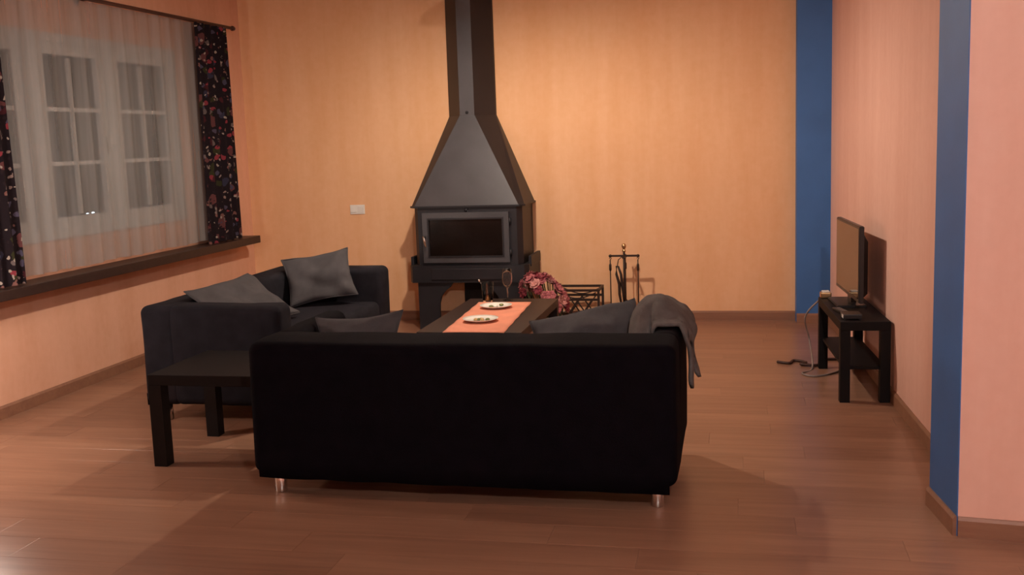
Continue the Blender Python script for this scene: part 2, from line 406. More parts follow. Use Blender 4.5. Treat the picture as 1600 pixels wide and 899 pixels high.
tag(sl, 'dark brown wooden shelf sill running along the wall below the curtained window', 'window sill')
def drape(name, y0, y1, z0, z1, x, folds, depth, mat, parent=None, seed=0, flare=0.0, ny=120, nz=14, th=0.0):
    bm = bmesh.new(); g = []
    for j in range(nz + 1):
        v = j / nz; rowv = []
        for i in range(ny + 1):
            u = i / ny; ph = u * folds * 2 * math.pi + 1.7 * noise.noise(Vector((u * folds * 0.45, seed, 0)))
            yy = y0 + (y1 - y0) * u + flare * (1 - v) * (u - 0.5) * 2
            dd = depth * (0.75 + 0.45 * (1 - v)) * (0.7 + 0.5 * noise.noise(Vector((u * folds * 0.7, seed + 5, v * 0.8))))
            xx = x + dd * math.sin(ph + 0.5 * noise.noise(Vector((u * 3, v * 1.5, seed))))
            rowv.append(bm.verts.new((xx, yy + 0.4 * dd * math.cos(ph), z0 + (z1 - z0) * v + (0.008 * noise.noise(Vector((u * 9, seed, 2))) if j == 0 else 0))))
        g.append(rowv)
    for j in range(nz):
        for i in range(ny): bm.faces.new((g[j][i], g[j][i + 1], g[j + 1][i + 1], g[j + 1][i]))
    return link(name, bm, mat, parent, smooth=True)
RX, RZ = -4.085, 2.490
rod = empty('curtain_rod', (RX, 6.2, RZ))
bm = bmesh.new(); tube(bm, [(0, -2.1, 0), (0, 1.93, 0)], 0.013, 10); link('pole', bm, 'rod_wood', rod, True)
for yy in (-2.1, 1.93):
    bm = bmesh.new(); s = 1 if yy > 0 else -1
    tube(bm, [(0, yy, 0), (0, yy + s * .01, 0), (0, yy + s * .02, 0), (0, yy + s * .045, 0), (0, yy + s * .06, 0)], [.013, .019, .022, .017, .004], 10)
    link('finial', bm, 'rod_wood', rod, True)
for yy in (-1.9, 0.0, 1.80):
    bm = bmesh.new(); tube(bm, [(-0.105, yy, 0), (0, yy, 0)], 0.008, 8); box(bm, -0.108, -0.100, yy - .02, yy + .02, -.03, .03); link('bracket', bm, 'rod_wood', rod)
tag(rod, 'dark brown curtain rod above the window', 'curtain rod')
s1 = drape('sheer_curtain', 4.95, 7.60, 0.800, RZ - 0.014, -4.10, 17, 0.014, 'voile', None, 1.0, ny=420)
tag(s1, 'white see-through voile curtain hanging across the window', 'curtain')
for y0, y1, sd, lab in ((7.47, 7.985, 3.0, 'dark floral print curtain hanging at the window end beside the stove wall'),
                        (4.72, 5.245, 8.0, 'dark floral print curtain at the window end away from the stove wall')):
    c = drape('floral_curtain', y0, y1, 0.772, RZ - 0.014, -4.062, 5, 0.026, 'floral_cloth', None, sd, flare=0.03, ny=90)
    tag(c, lab, 'curtain', 'floral curtains at the window')
# outside: dark ground falling away below the house, with two distant street lamps
struct(bbox('ground_outside', -60, XL - 0.25, -25, 60, -6.1, -6.0, 'ash_ground'))
emit('street_light', (0.75, 0.9, 1.0), 6.0)
for (x, y, z) in ((-24.0, 35.05, -0.715), (-24.0, 35.40, -0.693)):   # lamp head positions
    hz = z + 6.0
    s = empty('street_lamp', (x - 0.5, y + 0.2, -6.0))
    bm = bmesh.new(); tube(bm, [(0, 0, 0), (0, 0, hz - 0.1), (0.2, -0.08, hz + 0.07), (0.5, -0.2, hz + 0.07)], [0.07, 0.05, 0.03, 0.03], 8); link('post', bm, 'wrought_iron', s, True)
    bm = bmesh.new(); lathe(bm, [(0.02, 0.05), (0.05, 0.03), (0.06, -0.02), (0.03, -0.04)], 12, (0.5, -0.2, hz)); link('lamp_head', bm, 'street_light', s, True)
    tag(s, 'small distant street lamp glowing beyond the dark window', 'street lamp', 'street lamps outside')

# ------------------------------------------------------------------ stove
st = empty('wood_stove', (-2.12, YB, 0)); D = 0.48
def ring(hw_f, hw_b, yf, z, ch=0.05): # plan: front edge, small chamfer, sides to the wall
    return [(-hw_b, -0.004, z), (-hw_b, yf + ch, z), (-hw_f, yf, z), (hw_f, yf, z), (hw_b, yf + ch, z), (hw_b, -0.004, z)]
# hood and flue: lit front and shaded flanks put in as pale and dark greys
lo = ring(0.425, 0.462, -D, 0.998, 0.05); hi = [(-0.232, -0.004, 1.708), (-0.228, -0.03, 1.708), (-0.078, -0.25, 1.708), (0.042, -0.25, 1.708), (0.163, -0.03, 1.708), (0.168, -0.004, 1.708)]
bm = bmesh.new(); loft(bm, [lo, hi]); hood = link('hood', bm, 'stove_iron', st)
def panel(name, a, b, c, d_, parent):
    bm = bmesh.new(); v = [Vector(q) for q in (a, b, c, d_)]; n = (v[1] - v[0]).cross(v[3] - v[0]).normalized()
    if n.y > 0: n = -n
    loft(bm, [[q + n * 0.0005 for q in v], [q + n * 0.003 for q in v]]); return link(name, bm, 'stove_pale_grey', parent)
panel('hood_front_lit', lo[2], lo[3], hi[3], hi[2], hood)
top = [(x * 0.985, y, CEIL - 0.002) for x, y, z in hi]
bm = bmesh.new(); loft(bm, [hi, top]); flue = link('flue', bm, 'stove_iron', st); panel('flue_front_lit', hi[2], hi[3], top[3], top[2], flue)
bm = bmesh.new(); lathe(bm, [(0.012, 0), (0.012, 0.008), (0.004, 0.012)], 10); kb = link('damper_knob', bm, 'stove_iron', st, True, (-0.018, -0.252, 1.73), (math.pi / 2, 0, 0))
bm = bmesh.new(); loft(bm, [ring(0.433, 0.472, -D - 0.010, 0.985), ring(0.433, 0.472, -D - 0.010, 0.999)]); link('hood_rim', bm, 'stove_iron', st)
# firebox body as an open-front box
bm = bmesh.new()
loft(bm, [ring(0.405, 0.442, -D + 0.012, 0.52), ring(0.405, 0.442, -D + 0.012, 0.985)])
body = link('firebox', bm, 'stove_iron', st)
# door
yf = -D + 0.012
def fr(name, x0, x1, z0, z1, wd, ya, yb, mat, parent, bev=0.004):
    bm = bmesh.new()
    for a in ((x0, x1, z0, z0 + wd), (x0, x1, z1 - wd, z1), (x0, x0 + wd, z0 + wd, z1 - wd), (x1 - wd, x1, z0 + wd, z1 - wd)):
        box(bm, a[0], a[1], ya, yb, a[2], a[3])
    return link(name, bm, mat, parent)
dr = fr('door', -0.362, 0.345, 0.545, 0.945, 0.050, yf - 0.028, yf - 0.001, 'stove_pale_grey', st)
fr('door_edge', -0.320, 0.303, 0.588, 0.902, 0.012, yf - 0.034, yf - 0.020, 'stove_iron', dr)
bbox('door_glass', -0.312, 0.295, yf - 0.016, yf - 0.010, 0.595, 0.895, 'stove_glass', dr)
bm = bmesh.new(); tube(bm, [(-0.345, yf - 0.03, 0.755), (-0.345, yf - 0.055, 0.757), (-0.340, yf - 0.06, 0.73), (-0.328, yf - 0.06, 0.675)], [0.010, 0.011, 0.009, 0.006], 8)
link('door_handle', bm, 'chrome', dr, True)
for z in (0.62, 0.87):
    bm = bmesh.new(); tube(bm, [(0.352, yf - 0.014, z - 0.025), (0.352, yf - 0.014, z + 0.025)], 0.009, 8); link('hinge', bm, 'stove_iron', dr, True)
bm = bmesh.new(); lathe(bm, [(0.014, 0), (0.014, 0.01), (0.003, 0.013)], 10); link('air_knob', bm, 'stove_iron', st, True, (0.0, yf - 0.004, 0.962), (math.pi / 2, 0, 0))
# hearth shelf (ash drawer box) and side wings
bm = bmesh.new(); loft(bm, [ring(0.46, 0.490, -D - 0.02, 0.385), ring(0.46, 0.490, -D - 0.02, 0.522)]); link('hearth_box', bm, 'stove_iron', st)
bbox('ash_drawer', -0.30, 0.30, -D - 0.032, -D - 0.021, 0.41, 0.50, 'stove_iron', st, 0.004)
for s in (-1, 1): bbox('side_wing', s * 0.488 - 0.012, s * 0.488 + 0.012, -0.40, -0.02, 0.50, 0.585, 'stove_iron', st, 0.003)
# two leg panels with curved inner bracket, facing the room
for s in (-1, 1):
    pts = [(0.425, 0.0), (0.425, 0.386), (0.13, 0.386), (0.16, 0.345), (0.20, 0.315), (0.235, 0.27), (0.25, 0.21), (0.255, 0.0)]
    bm = bmesh.new(); loft(bm, [[(s * x, -0.475, z) for x, z in pts], [(s * x, -0.445, z) for x, z in pts]]); link('leg', bm, 'stove_iron', st)
    bm = bmesh.new(); box(bm, min(s * .40, s * .425), max(s * .40, s * .425), -0.20, -0.10, 0, 0.386); link('rear_leg', bm, 'stove_iron', st)
bbox('shade_panel', -0.15, 0.425, -0.06, -0.04, 0.0, 0.386, 'under_stove_shade', st)  # dark sheet added to stand in for the shade under the stove
tag(st, 'dark grey metal wood stove with glazed door, tapering hood and tall flue', 'stove')

# ------------------------------------------------------------------ wall plate
sw = empty('wall_switch', (-3.205, YB, 0.955))
bbox('cover_plate', -0.066, 0.066, -0.010, 0, -0.040, 0.040, 'white_plastic', sw, 0.004)
for s in (-1, 1):
    bm = bmesh.new(); box(bm, s * 0.031 - 0.024, s * 0.031 + 0.024, -0.016, -0.009, -0.024, 0.024)
    link('rocker', bm, 'white_plastic', sw, rot=(0.12 * s, 0, 0))
tag(sw, 'small white double light switch on the orange wall', 'switch')

# ------------------------------------------------------------------ sofas
def sofa(name, length, depth, mat, label, hem=(0.10, 0.10), seed=0, B=0.22, H=0.66, A=0.19, A2=0.19):
    """back on y = 0 facing +y, length on x from 0"""
    r = empty(name)
    rbox('backrest', 0, length, 0, B, 0.10, H, 0.045, mat, r, 0.006)
    for x0, aw in ((0, A), (length - A2, A2)): rbox('arm', x0, x0 + aw, B - 0.05, depth, 0.10, H, 0.045, mat, r, 0.006)
    rbox('seat_base', A - 0.02, length - A2 + 0.02, B - 0.02, depth - 0.03, 0.12, 0.30, 0.02, mat, r, 0.004)
    mid = length / 2
    rbox('seat_cushion', A - 0.004, length - A2 + 0.004, B - 0.01, depth - 0.01, 0.285, 0.43, 0.05, mat, r, 0.008)
    # loose-cover hem sagging along the underside
    bm = bmesh.new(); n = 60; t = []
    for i in range(n + 1):
        u = i / n; z = hem[0] * (1 - u) + hem[1] * u - 0.006 - 0.008 * abs(noise.noise(Vector((u * 6, seed, 0))))
        yy = -0.002 + 0.004 * noise.noise(Vector((u * 14, seed, 3)))
        x = 0.03 + u * (length - 0.06)
        t.append((bm.verts.new((x, yy, z)), bm.verts.new((x, yy - 0.002, 0.16)), bm.verts.new((x, yy + 0.012, z)), bm.verts.new((x, yy + 0.012, 0.16))))
    for a, b in zip(t, t[1:]):
        bm.faces.new((a[0], b[0], b[1], a[1])); bm.faces.new((a[2], a[3], b[3], b[2])); bm.faces.new((a[0], a[2], b[2], b[0]))
    link('hem', bm, mat, r, True)
    for x in (0.085, length - 0.085):
        for y in (0.09, depth - 0.09):
            bm = bmesh.new(); lathe(bm, [(0.024, 0.0), (0.026, 0.004), (0.026, 0.13)], 16, (x, y, 0)); link('foot', bm, 'chrome', r, True)
    r['label'] = label; r['category'] = 'sofa'; r['group'] = 'sofas around the coffee table'
    return r
so1 = sofa('sofa', 1.82, 0.88, 'black_fabric', 'black fabric sofa with chrome feet turning its back on the open floor', (0.098, 0.085), 1.0, B=0.31, H=0.682, A=0.13, A2=0.122)
so1.location = (-2.07, 4.03, 0); so1.rotation_euler.z = math.radians(0.0)
so2 = sofa('sofa', 1.84, 0.84, 'navy_fabric', 'dark fabric sofa standing along the window wall', (0.10, 0.10), 4.0)
so2.location = (-3.26, 6.97, 0); so2.rotation_euler.z = math.radians(-90)

# cushions
R = math.radians
cushion('cushion', 0.80, 0.42, 0.12, 'grey_cushion', (-2.745, 5.725, 0.460), (R(-53), 0, R(90)), 1, 'grey cushion slumped on the sofa backrest next to the black side table', 'grey cushions')
cushion('cushion', 0.46, 0.37, 0.12, 'grey_cushion', (-2.75, 6.55, 0.465), (R(-34), R(-9), R(20)), 2, 'grey cushion propped on the sofa arm next to the stove wall', 'grey cushions')
cushion('cushion', 0.43, 0.32, 0.12, 'grey_cushion', (-1.715, 4.415, 0.432), (R(-25), R(-5), 0), 3, 'grey cushion low on the black sofa, at the side table end', 'grey cushions', pin=0.16)
cushion('cushion', 0.50, 0.38, 0.14, 'grey_cushion', (-0.610, 4.46, 0.485), (R(-53), R(-17), 0), 4, 'grey cushion beside the throw on the black sofa', 'grey cushions', pin=0.06)

# throw over the arm
bm = bmesh.new(); prof = [(-0.470, 0.61), (-0.462, 0.66), (-0.440, 0.695), (-0.405, 0.718), (-0.355, 0.730), (-0.305, 0.726), (-0.262, 0.708), (-0.238, 0.66), (-0.231, 0.60), (-0.228, 0.53), (-0.225, 0.46), (-0.222, 0.40)]
def along(s):
    k = s * (len(prof) - 1); i = min(int(k), len(prof) - 2); f = k - i
    a = Vector((prof[i][0], 0, prof[i][1])); b = Vector((prof[i + 1][0], 0, prof[i + 1][1])); return a.lerp(b, f)
ns, ntt = 44, 44; g = []
for j in range(ntt + 1):
    t = j / ntt; yb = 4.385 + 0.44 * t; rowv = []
    tail = 0.66 + 0.30 * math.exp(-((t - 0.03) / 0.08) ** 2) + 0.28 * math.exp(-((t - 0.36) / 0.11) ** 2)
    for i in range(ns + 1):
        s = i / ns * tail; p = along(min(s, 1.0)); p.y = yb
        q = Vector((p.x * 4.2, yb * 5.5, p.z * 4))
        lift = min(1.0, t / 0.35)
        if p.z > 0.69: p.z = 0.692 + (p.z - 0.692) * lift
        if p.x < -0.358: p.z -= 0.10 * (1 - lift) * min(1, (-0.358 - p.x) / 0.012)
        nv = noise.noise(q) * 0.034 + noise.noise(q * 2.7) * 0.024
        if s < 0.6: p.z += max(0, nv + 0.01) * lift * min(1, (0.6 - s) * 5) + 0.028 * lift * math.sin(math.pi * min(1, t * 1.15)) * min(1, (0.6 - s) * 5)
        if s > 0.45: p.x += (abs(nv) * 0.9 + 0.012 * math.sin(math.pi * t)) * min(1, (s - 0.45) * 6)
        p.y += 0.055 * (1 - t) * noise.noise(Vector((s * 7, 4.0, 0))) + 0.02 * noise.noise(q * 1.3 + Vector((9, 0, 0)))
        if s > 0.8 and t > 0.2: p.x += (s - 0.8) * 0.16
        rowv.append(bm.verts.new(p))
    g.append(rowv)
for j in range(ntt):
    for i in range(ns): bm.faces.new((g[j][i], g[j][i + 1], g[j + 1][i + 1], g[j + 1][i]))
th = link('throw_blanket', bm, 'grey_throw', None, True)
md = th.modifiers.new('thick', 'SOLIDIFY'); md.thickness = 0.014; md.offset = 1.0
tag(th, 'grey knitted throw heaped over the black sofa arm', 'blanket')

# ------------------------------------------------------------------ tables
def slab_table(name, lx, ly, h, leg, top, mat, label, loc, rz=0.0, shelf=None, cat='table'):
    r = empty(name, loc, rz)
    bbox('tabletop', 0, lx, 0, ly, h - top, h, mat, r, 0.003)
    for x in (0, lx - leg):
        for y in (0, ly - leg):
            bm = bmesh.new(); box(bm, x, x + leg, y, y + leg, 0, h - top)
            link('leg', bm, mat, r)
    if shelf: bbox('shelf', leg * 0.4, lx - leg * 0.4, leg * 0.4, ly - leg * 0.4, shelf - 0.018, shelf, mat, r, 0.002)
    tag(r, label, cat); return r
slab_table('side_table', 0.61, 0.58, 0.452, 0.066, 0.052, 'black_lacquer', 'small square black side table standing by the sofa ends', (-2.765, 4.385, 0))
slab_table('coffee_table', 0.60, 1.22, 0.45, 0.055, 0.05, 'brown_lacquer', 'dark brown coffee table laid with a salmon runner', (-1.78, 5.52, 0))
TZ = 0.45
# runner: thin cloth with a slightly wavy edge, hanging over the near end
bm = bmesh.new(); g = []
for j in range(41):
    v = j / 40; rowv = []
    for i in range(13):
        u = i / 12; y = 5.512 + v * 1.06; x = -1.624 + u * 0.352 - 0.054 * v + 0.002 * math.sin(v * 30)
        z = TZ + 0.0018 + 0.0008 * noise.noise(Vector((u * 6, v * 16, 0)))
        rowv.append((x, y, z))
    g.append(rowv)
hang = [[(x + 0.0, 5.513, TZ + 0.001 - k * 0.03) for x, y, z in g[0]] for k in range(5, 0, -1)]
g = hang + g
gv = [[bm.verts.new((x, (5.5125 if k < 5 else y), z)) for x, y, z in rowv] for k, rowv in enumerate(g)]
for j in range(len(gv) - 1):
    for i in range(12): bm.faces.new((gv[j][i], gv[j][i + 1], gv[j + 1][i + 1], gv[j + 1][i]))
ru = link('table_runner', bm, 'runner_cloth', None, True)
md = ru.modifiers.new('thick', 'SOLIDIFY'); md.thickness = 0.0016; md.offset = 1.0
tag(ru, 'salmon orange cloth runner laid along the coffee table', 'table runner')
def plate(loc, r, label, bits):
    p = empty('plate', loc)
    bm = bmesh.new(); k = r / 0.10
    lathe(bm, [(0.0, 0.0), (0.055 * k, 0.0), (0.062 * k, 0.003), (0.09 * k, 0.012), (0.10 * k, 0.017), (0.10 * k, 0.0195), (0.085 * k, 0.0145), (0.06 * k, 0.007), (0.0, 0.006)], 40)
    link('dish', bm, 'porcelain', p, True); tag(p, label, 'plate', 'white plates on the runner')
    rb = random.Random(bits)
    for i in range(5):
        a = rb.random() * 6.28; d = rb.random() * 0.05
        bm = bmesh.new(); bmesh.ops.create_icosphere(bm, subdivisions=2, radius=0.014)
        for v in bm.verts: v.co *= 1 + 0.3 * noise.noise(v.co * 60 + Vector((i, bits, 0)))
        o = link('morsel', bm, 'herb' if i % 3 == 0 else 'porcelain' if bits == 1 else 'bread', p, True, (d * math.cos(a), d * math.sin(a), 0.013)); o.scale.z = 0.6
    return p
plate((-1.490, 5.854, TZ + 0.0042), 0.105, 'white plate with bread bits, on the runner, the one farther from the glasses', 2)
plate((-1.510, 6.339, TZ + 0.0042), 0.102, 'white plate with pale food, on the runner right next to the glasses', 1)
# stemmed wine glass
g1 = empty('wine_glass', (-1.505, 6.665, TZ))
bm = bmesh.new(); lathe(bm, [(0.0, 0.0), (0.034, 0.0), (0.034, 0.002), (0.008, 0.006), (0.004, 0.012), (0.0038, 0.075), (0.008, 0.085)], 24); link('stem', bm, 'clear_glass', g1, True)
bm = bmesh.new(); lathe(bm, [(0.006, 0.085), (0.022, 0.097), (0.031, 0.118), (0.034, 0.145), (0.032, 0.175), (0.028, 0.208), (0.0265, 0.208), (0.030, 0.175), (0.032, 0.145), (0.029, 0.119), (0.020, 0.099), (0.0, 0.090)], 24); link('bowl', bm, 'clear_glass', g1, True)
tag(g1, 'tall stemmed wine glass standing at the runner end', 'glass')
g2 = empty('tumbler', (-1.625, 6.60, TZ))
bm = bmesh.new(); lathe(bm, [(0.0, 0.0), (0.030, 0.0), (0.033, 0.004), (0.042, 0.13), (0.0405, 0.13), (0.0315, 0.012), (0.0, 0.012)], 24); link('tumbler_body', bm, 'clear_glass', g2, True)
bm = bmesh.new(); lathe(bm, [(0.0, 0.0125), (0.0305, 0.0125), (0.034, 0.055), (0.0, 0.055)], 24); link('drink', bm, 'amber_drink', g2, True)
bm = bmesh.new(); tube(bm, [(0.018, 0.0, 0.02), (-0.052, -0.01, 0.142)], 0.0018, 6); tube(bm, [(-0.048, -0.01, 0.135), (-0.056, -0.011, 0.150)], [0.006, 0.005], 8); link('spoon', bm, 'chrome', g2, True)
tag(g2, 'short drinking glass with a spoon beside the wine glass', 'glass')

# ------------------------------------------------------------------ flowers, log rack, fire tools
fb = empty('flower_basket', (-1.40, 7.72, 0))
bm = bmesh.new(); lathe(bm, [(0.0, 0.0), (0.10, 0.0), (0.135, 0.16), (0.14, 0.17), (0.128, 0.17), (0.095, 0.01), (0.0, 0.01)], 24); link('basket', bm, 'wicker', fb, True)
def flower_mesh(mat, seed):
    bm = bmesh.new(); rnd = random.Random(seed)
    for lay, (np_, rad, tilt) in enumerate(((6, 0.040, 0.35), (5, 0.030, 0.8), (4, 0.018, 1.2))):
        for k in range(np_):
            a = 2 * math.pi * k / np_ + lay * 0.5; ca, sa = math.cos(a), math.sin(a)
            def P(u, v):  # petal: u along, v across
                r = rad * u; h = math.sin(tilt * u * 1.5) * rad * 0.9 + 0.004 * lay
                wdt = rad * 0.62 * math.sin(math.pi * min(1, 0.15 + u * 0.8)) * v
                return (r * ca - wdt * sa, r * sa + wdt * ca, h - 0.006 * v * v)
            gr = [[bm.verts.new(P(u, v)) for v in (-1, 0, 1)] for u in (0.05, 0.45, 0.8, 1.0)]
            for i in range(3):
                for j in range(2): bm.faces.new((gr[i][j], gr[i][j + 1], gr[i + 1][j + 1], gr[i + 1][j]))
    me = bpy.data.meshes.new('flower')
    for f in bm.faces: f.smooth = True
    bm.to_mesh(me); bm.free(); me.materials.append(MATS[mat]); return me
FM = [flower_mesh('petal_pink', 1), flower_mesh('petal_red', 2), flower_mesh('petal_pale', 3)]
rf = random.Random(5); bm_st = bmesh.new()
for i in range(54):
    th_ = rf.uniform(0, 2 * math.pi); ph = math.acos(rf.uniform(-0.1, 1.0))
    dvec = Vector((math.sin(ph) * math.cos(th_), math.sin(ph) * math.sin(th_), math.cos(ph)))
    # bunch leaning towards the stove: tall on the left, low on the right
    c = Vector((-0.06, 0, 0.28)); p = c + Vector((dvec.x * 0.17, dvec.y * 0.13, dvec.z * 0.16))
    p.z += -0.42 * (p.x + 0.06) + 0.02; p.z = max(p.z, 0.17)
    o = link_mesh('flower', FM[0 if i % 5 < 3 else (1 if i % 5 == 3 else 2)], fb, p, dvec.to_track_quat('Z', 'Y').to_euler()); o.scale = [rf.uniform(0.85, 1.25)] * 3
    tube(bm_st, [(0.05 * dvec.x, 0.05 * dvec.y, 0.02), (p.x * 0.6, p.y * 0.6, p.z * 0.6), tuple(p)], 0.0025, 5)
so = link('stems', bm_st, 'stem_green', fb); so['kind'] = 'stuff'
tag(fb, 'wicker basket of dusty pink and red flowers beside the stove', 'flowers')
# log rack
rk = empty('log_rack', (-1.43, 8.06, 0)); wdt, dp, h = 0.34, 0.26, 0.315
def bar(parent, a, b, r=0.008, name='bar', mat='wrought_iron'):
    bm = bmesh.new(); a = Vector(a); b = Vector(b); d = (b - a).normalized()
    s = d.cross(Vector((0, 1, 0)) if abs(d.y) < 0.9 else Vector((1, 0, 0))).normalized() * r; t = d.cross(s).normalized() * r
    loft(bm, [[a + s + t, a - s + t, a - s - t, a + s - t], [b + s + t, b - s + t, b - s - t, b + s - t]])
    return link(name, bm, mat, parent)
for y in (0, dp):
    for x in (0, wdt): bar(rk, (x, y, 0), (x, y, h), 0.009, 'post')
    bar(rk, (0.009, y, h - 0.008), (wdt - 0.009, y, h - 0.008), 0.009, 'top_rail'); bar(rk, (0.009, y, h - 0.082), (wdt - 0.009, y, h - 0.082), 0.009, 'middle_rail'); bar(rk, (0.009, y, 0.05), (wdt - 0.009, y, 0.05), 0.008, 'bottom_rail')
    for x0, x1 in ((0.06, wdt / 2), (wdt / 2, wdt - 0.06)):
        bar(rk, (x0, y + 0.001, h - 0.092), (x1, y + 0.001, 0.06), 0.005, 'cross_brace'); bar(rk, (x1, y - 0.001, h - 0.092), (x0, y - 0.001, 0.06), 0.005, 'cross_brace')
    bm = bmesh.new(); tube(bm, [(0.02 + (wdt - 0.04) * k / 16, y, h - 0.025 - 0.045 * math.sin(math.pi * k / 16)) for k in range(17)], 0.005, 6); link('scroll', bm, 'wrought_iron', rk, True)
for x in (0, wdt):
    bar(rk, (x, 0.009, h - 0.008), (x, dp - 0.009, h - 0.008), 0.009, 'side_rail'); bar(rk, (x, 0.009, 0.05), (x, dp - 0.009, 0.05), 0.008, 'side_rail')
for k in range(4): bar(rk, (wdt * (k + 0.5) / 4, 0.008, 0.062), (wdt * (k + 0.5) / 4, dp - 0.008, 0.062), 0.005, 'floor_bar')
tag(rk, 'low dark iron log rack with crossed braces against the wall', 'log rack')
# fire tool stand
ft = empty('fire_tool_stand', (-0.905, 8.26, 0)); TH = 0.555
bm = bmesh.new(); lathe(bm, [(0, 0), (0.13, 0), (0.13, 0.012), (0.03, 0.022), (0.014, 0.03)], 28); link('base', bm, 'wrought_iron', ft, True)
bm = bmesh.new(); tube(bm, [(0, 0, 0.02), (0, 0, TH + 0.045)], 0.009, 8); link('centre_pole', bm, 'wrought_iron', ft, True)
bar(ft, (-0.115, 0, TH), (0.115, 0, TH), 0.0075, 'top_bar'); bar(ft, (0, -0.10, TH - 0.002), (0, 0.10, TH - 0.002), 0.0065, 'top_bar')
bm = bmesh.new(); lathe(bm, [(0.007, 0), (0.016, 0.006), (0.012, 0.018), (0.008, 0.024), (0.015, 0.034), (0.019, 0.048), (0.015, 0.062), (0.004, 0.070)], 16, (0, 0, TH + 0.03)); link('ball_finial', bm, 'brass', ft, True)
for x in (-0.11, 0.11):
    bm = bmesh.new(); lathe(bm, [(0.004, 0), (0.013, 0.004), (0.013, 0.018), (0.004, 0.024)], 10, (x, 0, TH - 0.012)); link('end_knob', bm, 'wrought_iron', ft, True)
# hanging tools
def hang_tool(name, x, y, kind, label):
    o = empty(name, (-0.905 + x, 8.26 + y, 0.0))
    bm = bmesh.new(); tube(bm, [(0, 0, TH - 0.03), (0, 0, 0.16)], 0.0045, 7); link('rod', bm, 'wrought_iron', o, True)
    bm = bmesh.new(); tube(bm, [(0.0, 0, TH - 0.03), (0.010, 0, TH - 0.015), (0.004, 0, TH - 0.009), (-0.008, 0, TH - 0.018)], 0.0035, 6); link('hook', bm, 'wrought_iron', o, True)
    bm = bmesh.new(); lathe(bm, [(0.0055, 0), (0.010, 0.01), (0.010, 0.05), (0.0055, 0.06)], 10, (0, 0, TH - 0.12)); link('handle', bm, 'wrought_iron', o, True)
    bm = bmesh.new()
    if kind == 'shovel': loft(bm, [[(-0.02, -.004, .17), (.02, -.004, .17), (.02, .004, .17), (-.02, .004, .17)], [(-0.045, -.006, .13), (.045, -.006, .13), (.045, .004, .13), (-.045, .004, .13)], [(-0.045, -.012, .05), (.045, -.012, .05), (.045, -.006, .05), (-.045, -.006, .05)]])
    elif kind == 'brush': lathe(bm, [(0.008, 0.19), (0.018, 0.18), (0.026, 0.12), (0.028, 0.06), (0.02, 0.055)], 14)
    else: tube(bm, [(0, 0, 0.17), (0, 0, 0.08), (0.012, 0, 0.06), (0.035, 0, 0.075)], [0.005, 0.005, 0.005, 0.002], 7)
    link({'shovel': 'blade', 'brush': 'bristles', 'poker': 'tip'}[kind], bm, 'wrought_iron', o, kind == 'brush')
    tag(o, label, kind)
hang_tool('fire_poker', 0.11, -0.014, 'poker', 'thin iron poker hanging from the bar end of the fire tool stand')
hang_tool('ash_shovel', -0.11, -0.014, 'shovel', 'iron ash shovel hanging from the fire tool stand bar')
hang_tool('hearth_brush', 0.0, 0.085, 'brush', 'dark hearth brush hanging behind the pole of the fire tool stand')
tg = empty('fire_tongs', (-0.905, 8.165, 0))
for s in (-1, 1):
    bm = bmesh.new(); tube(bm, [(s * 0.006 - 0.045, 0, TH - 0.07), (s * 0.018 - 0.035, 0, 0.42), (s * 0.011 - 0.020, 0, 0.34), (s * 0.016 - 0.015, 0, 0.26), (s * 0.004 - 0.006, 0, 0.12)], [0.008, 0.010, 0.012, 0.011, 0.006], 8)
    link('jaw', bm, 'wrought_iron', tg, True)
bm = bmesh.new(); tube(bm, [(-0.045, 0, TH - 0.072), (-0.035, 0, TH - 0.02), (-0.005, 0, TH + 0.006), (0.0, 0, TH - 0.012)], 0.004, 6); link('hook', bm, 'wrought_iron', tg, True)
tag(ft, 'iron fire tool stand with crossbar and a brass ball on top', 'tool stand')
tag(tg, 'dark iron fire tongs hanging at a slant in the tool stand', 'tongs')

# ------------------------------------------------------------------ television bench and television
rzb = math.atan2(0.055, 0.9)
tb = slab_table('television_bench', 0.265, 0.90, 0.452, 0.053, 0.05, 'black_lacquer', 'long narrow black bench with a lower shelf under the television', (0.532, 5.865, 0), rzb, shelf=0.20, cat='bench')
tv = empty('television', (0.655, 6.15, 0.452), rzb * 1.35)
bm = bmesh.new(); box(bm, 0.0, 0.028, 0, 0.73, 0.055, 0.495); bmesh.ops.bevel(bm, geom=list(bm.edges), offset=0.004, segments=2, affect='EDGES'); link('bezel', bm, 'tv_plastic', tv)
bbox('screen', -0.0015, 0.001, 0.016, 0.714, 0.078, 0.480, 'tv_screen', tv)
bm = bmesh.new(); loft(bm, [[(0.027, 0.03, 0.08), (0.027, 0.70, 0.08), (0.027, 0.70, 0.455), (0.027, 0.03, 0.455)], [(0.062, 0.07, 0.10), (0.062, 0.66, 0.10), (0.062, 0.66, 0.40), (0.062, 0.07, 0.40)]]); link('rear_shell', bm, 'tv_plastic', tv)
bm = bmesh.new(); box(bm, 0.015, 0.045, 0.31, 0.42, 0.01, 0.085); link('stand_neck', bm, 'tv_plastic', tv)
bm = bmesh.new(); box(bm, -0.085, 0.085, 0.19, 0.54, 0.0, 0.014); bmesh.ops.bevel(bm, geom=list(bm.edges), offset=0.005, segments=2, affect='EDGES'); link('stand_foot', bm, 'tv_plastic', tv)
tag(tv, 'flat black television standing on the narrow bench', 'television')
def bench_pt(x, y, z=0.452): c, s = math.cos(rzb), math.sin(rzb); return (0.532 + c * x - s * y, 5.865 + s * x + c * y, z)
rt = empty('set_top_box', bench_pt(0.075, 0.12), rzb)
bbox('case', -0.05, 0.05, -0.06, 0.06, 0.004, 0.030, 'tv_plastic', rt, 0.004)
bbox('front_panel', -0.052, -0.049, -0.05, -0.005, 0.008, 0.026, 'white_plastic', rt)
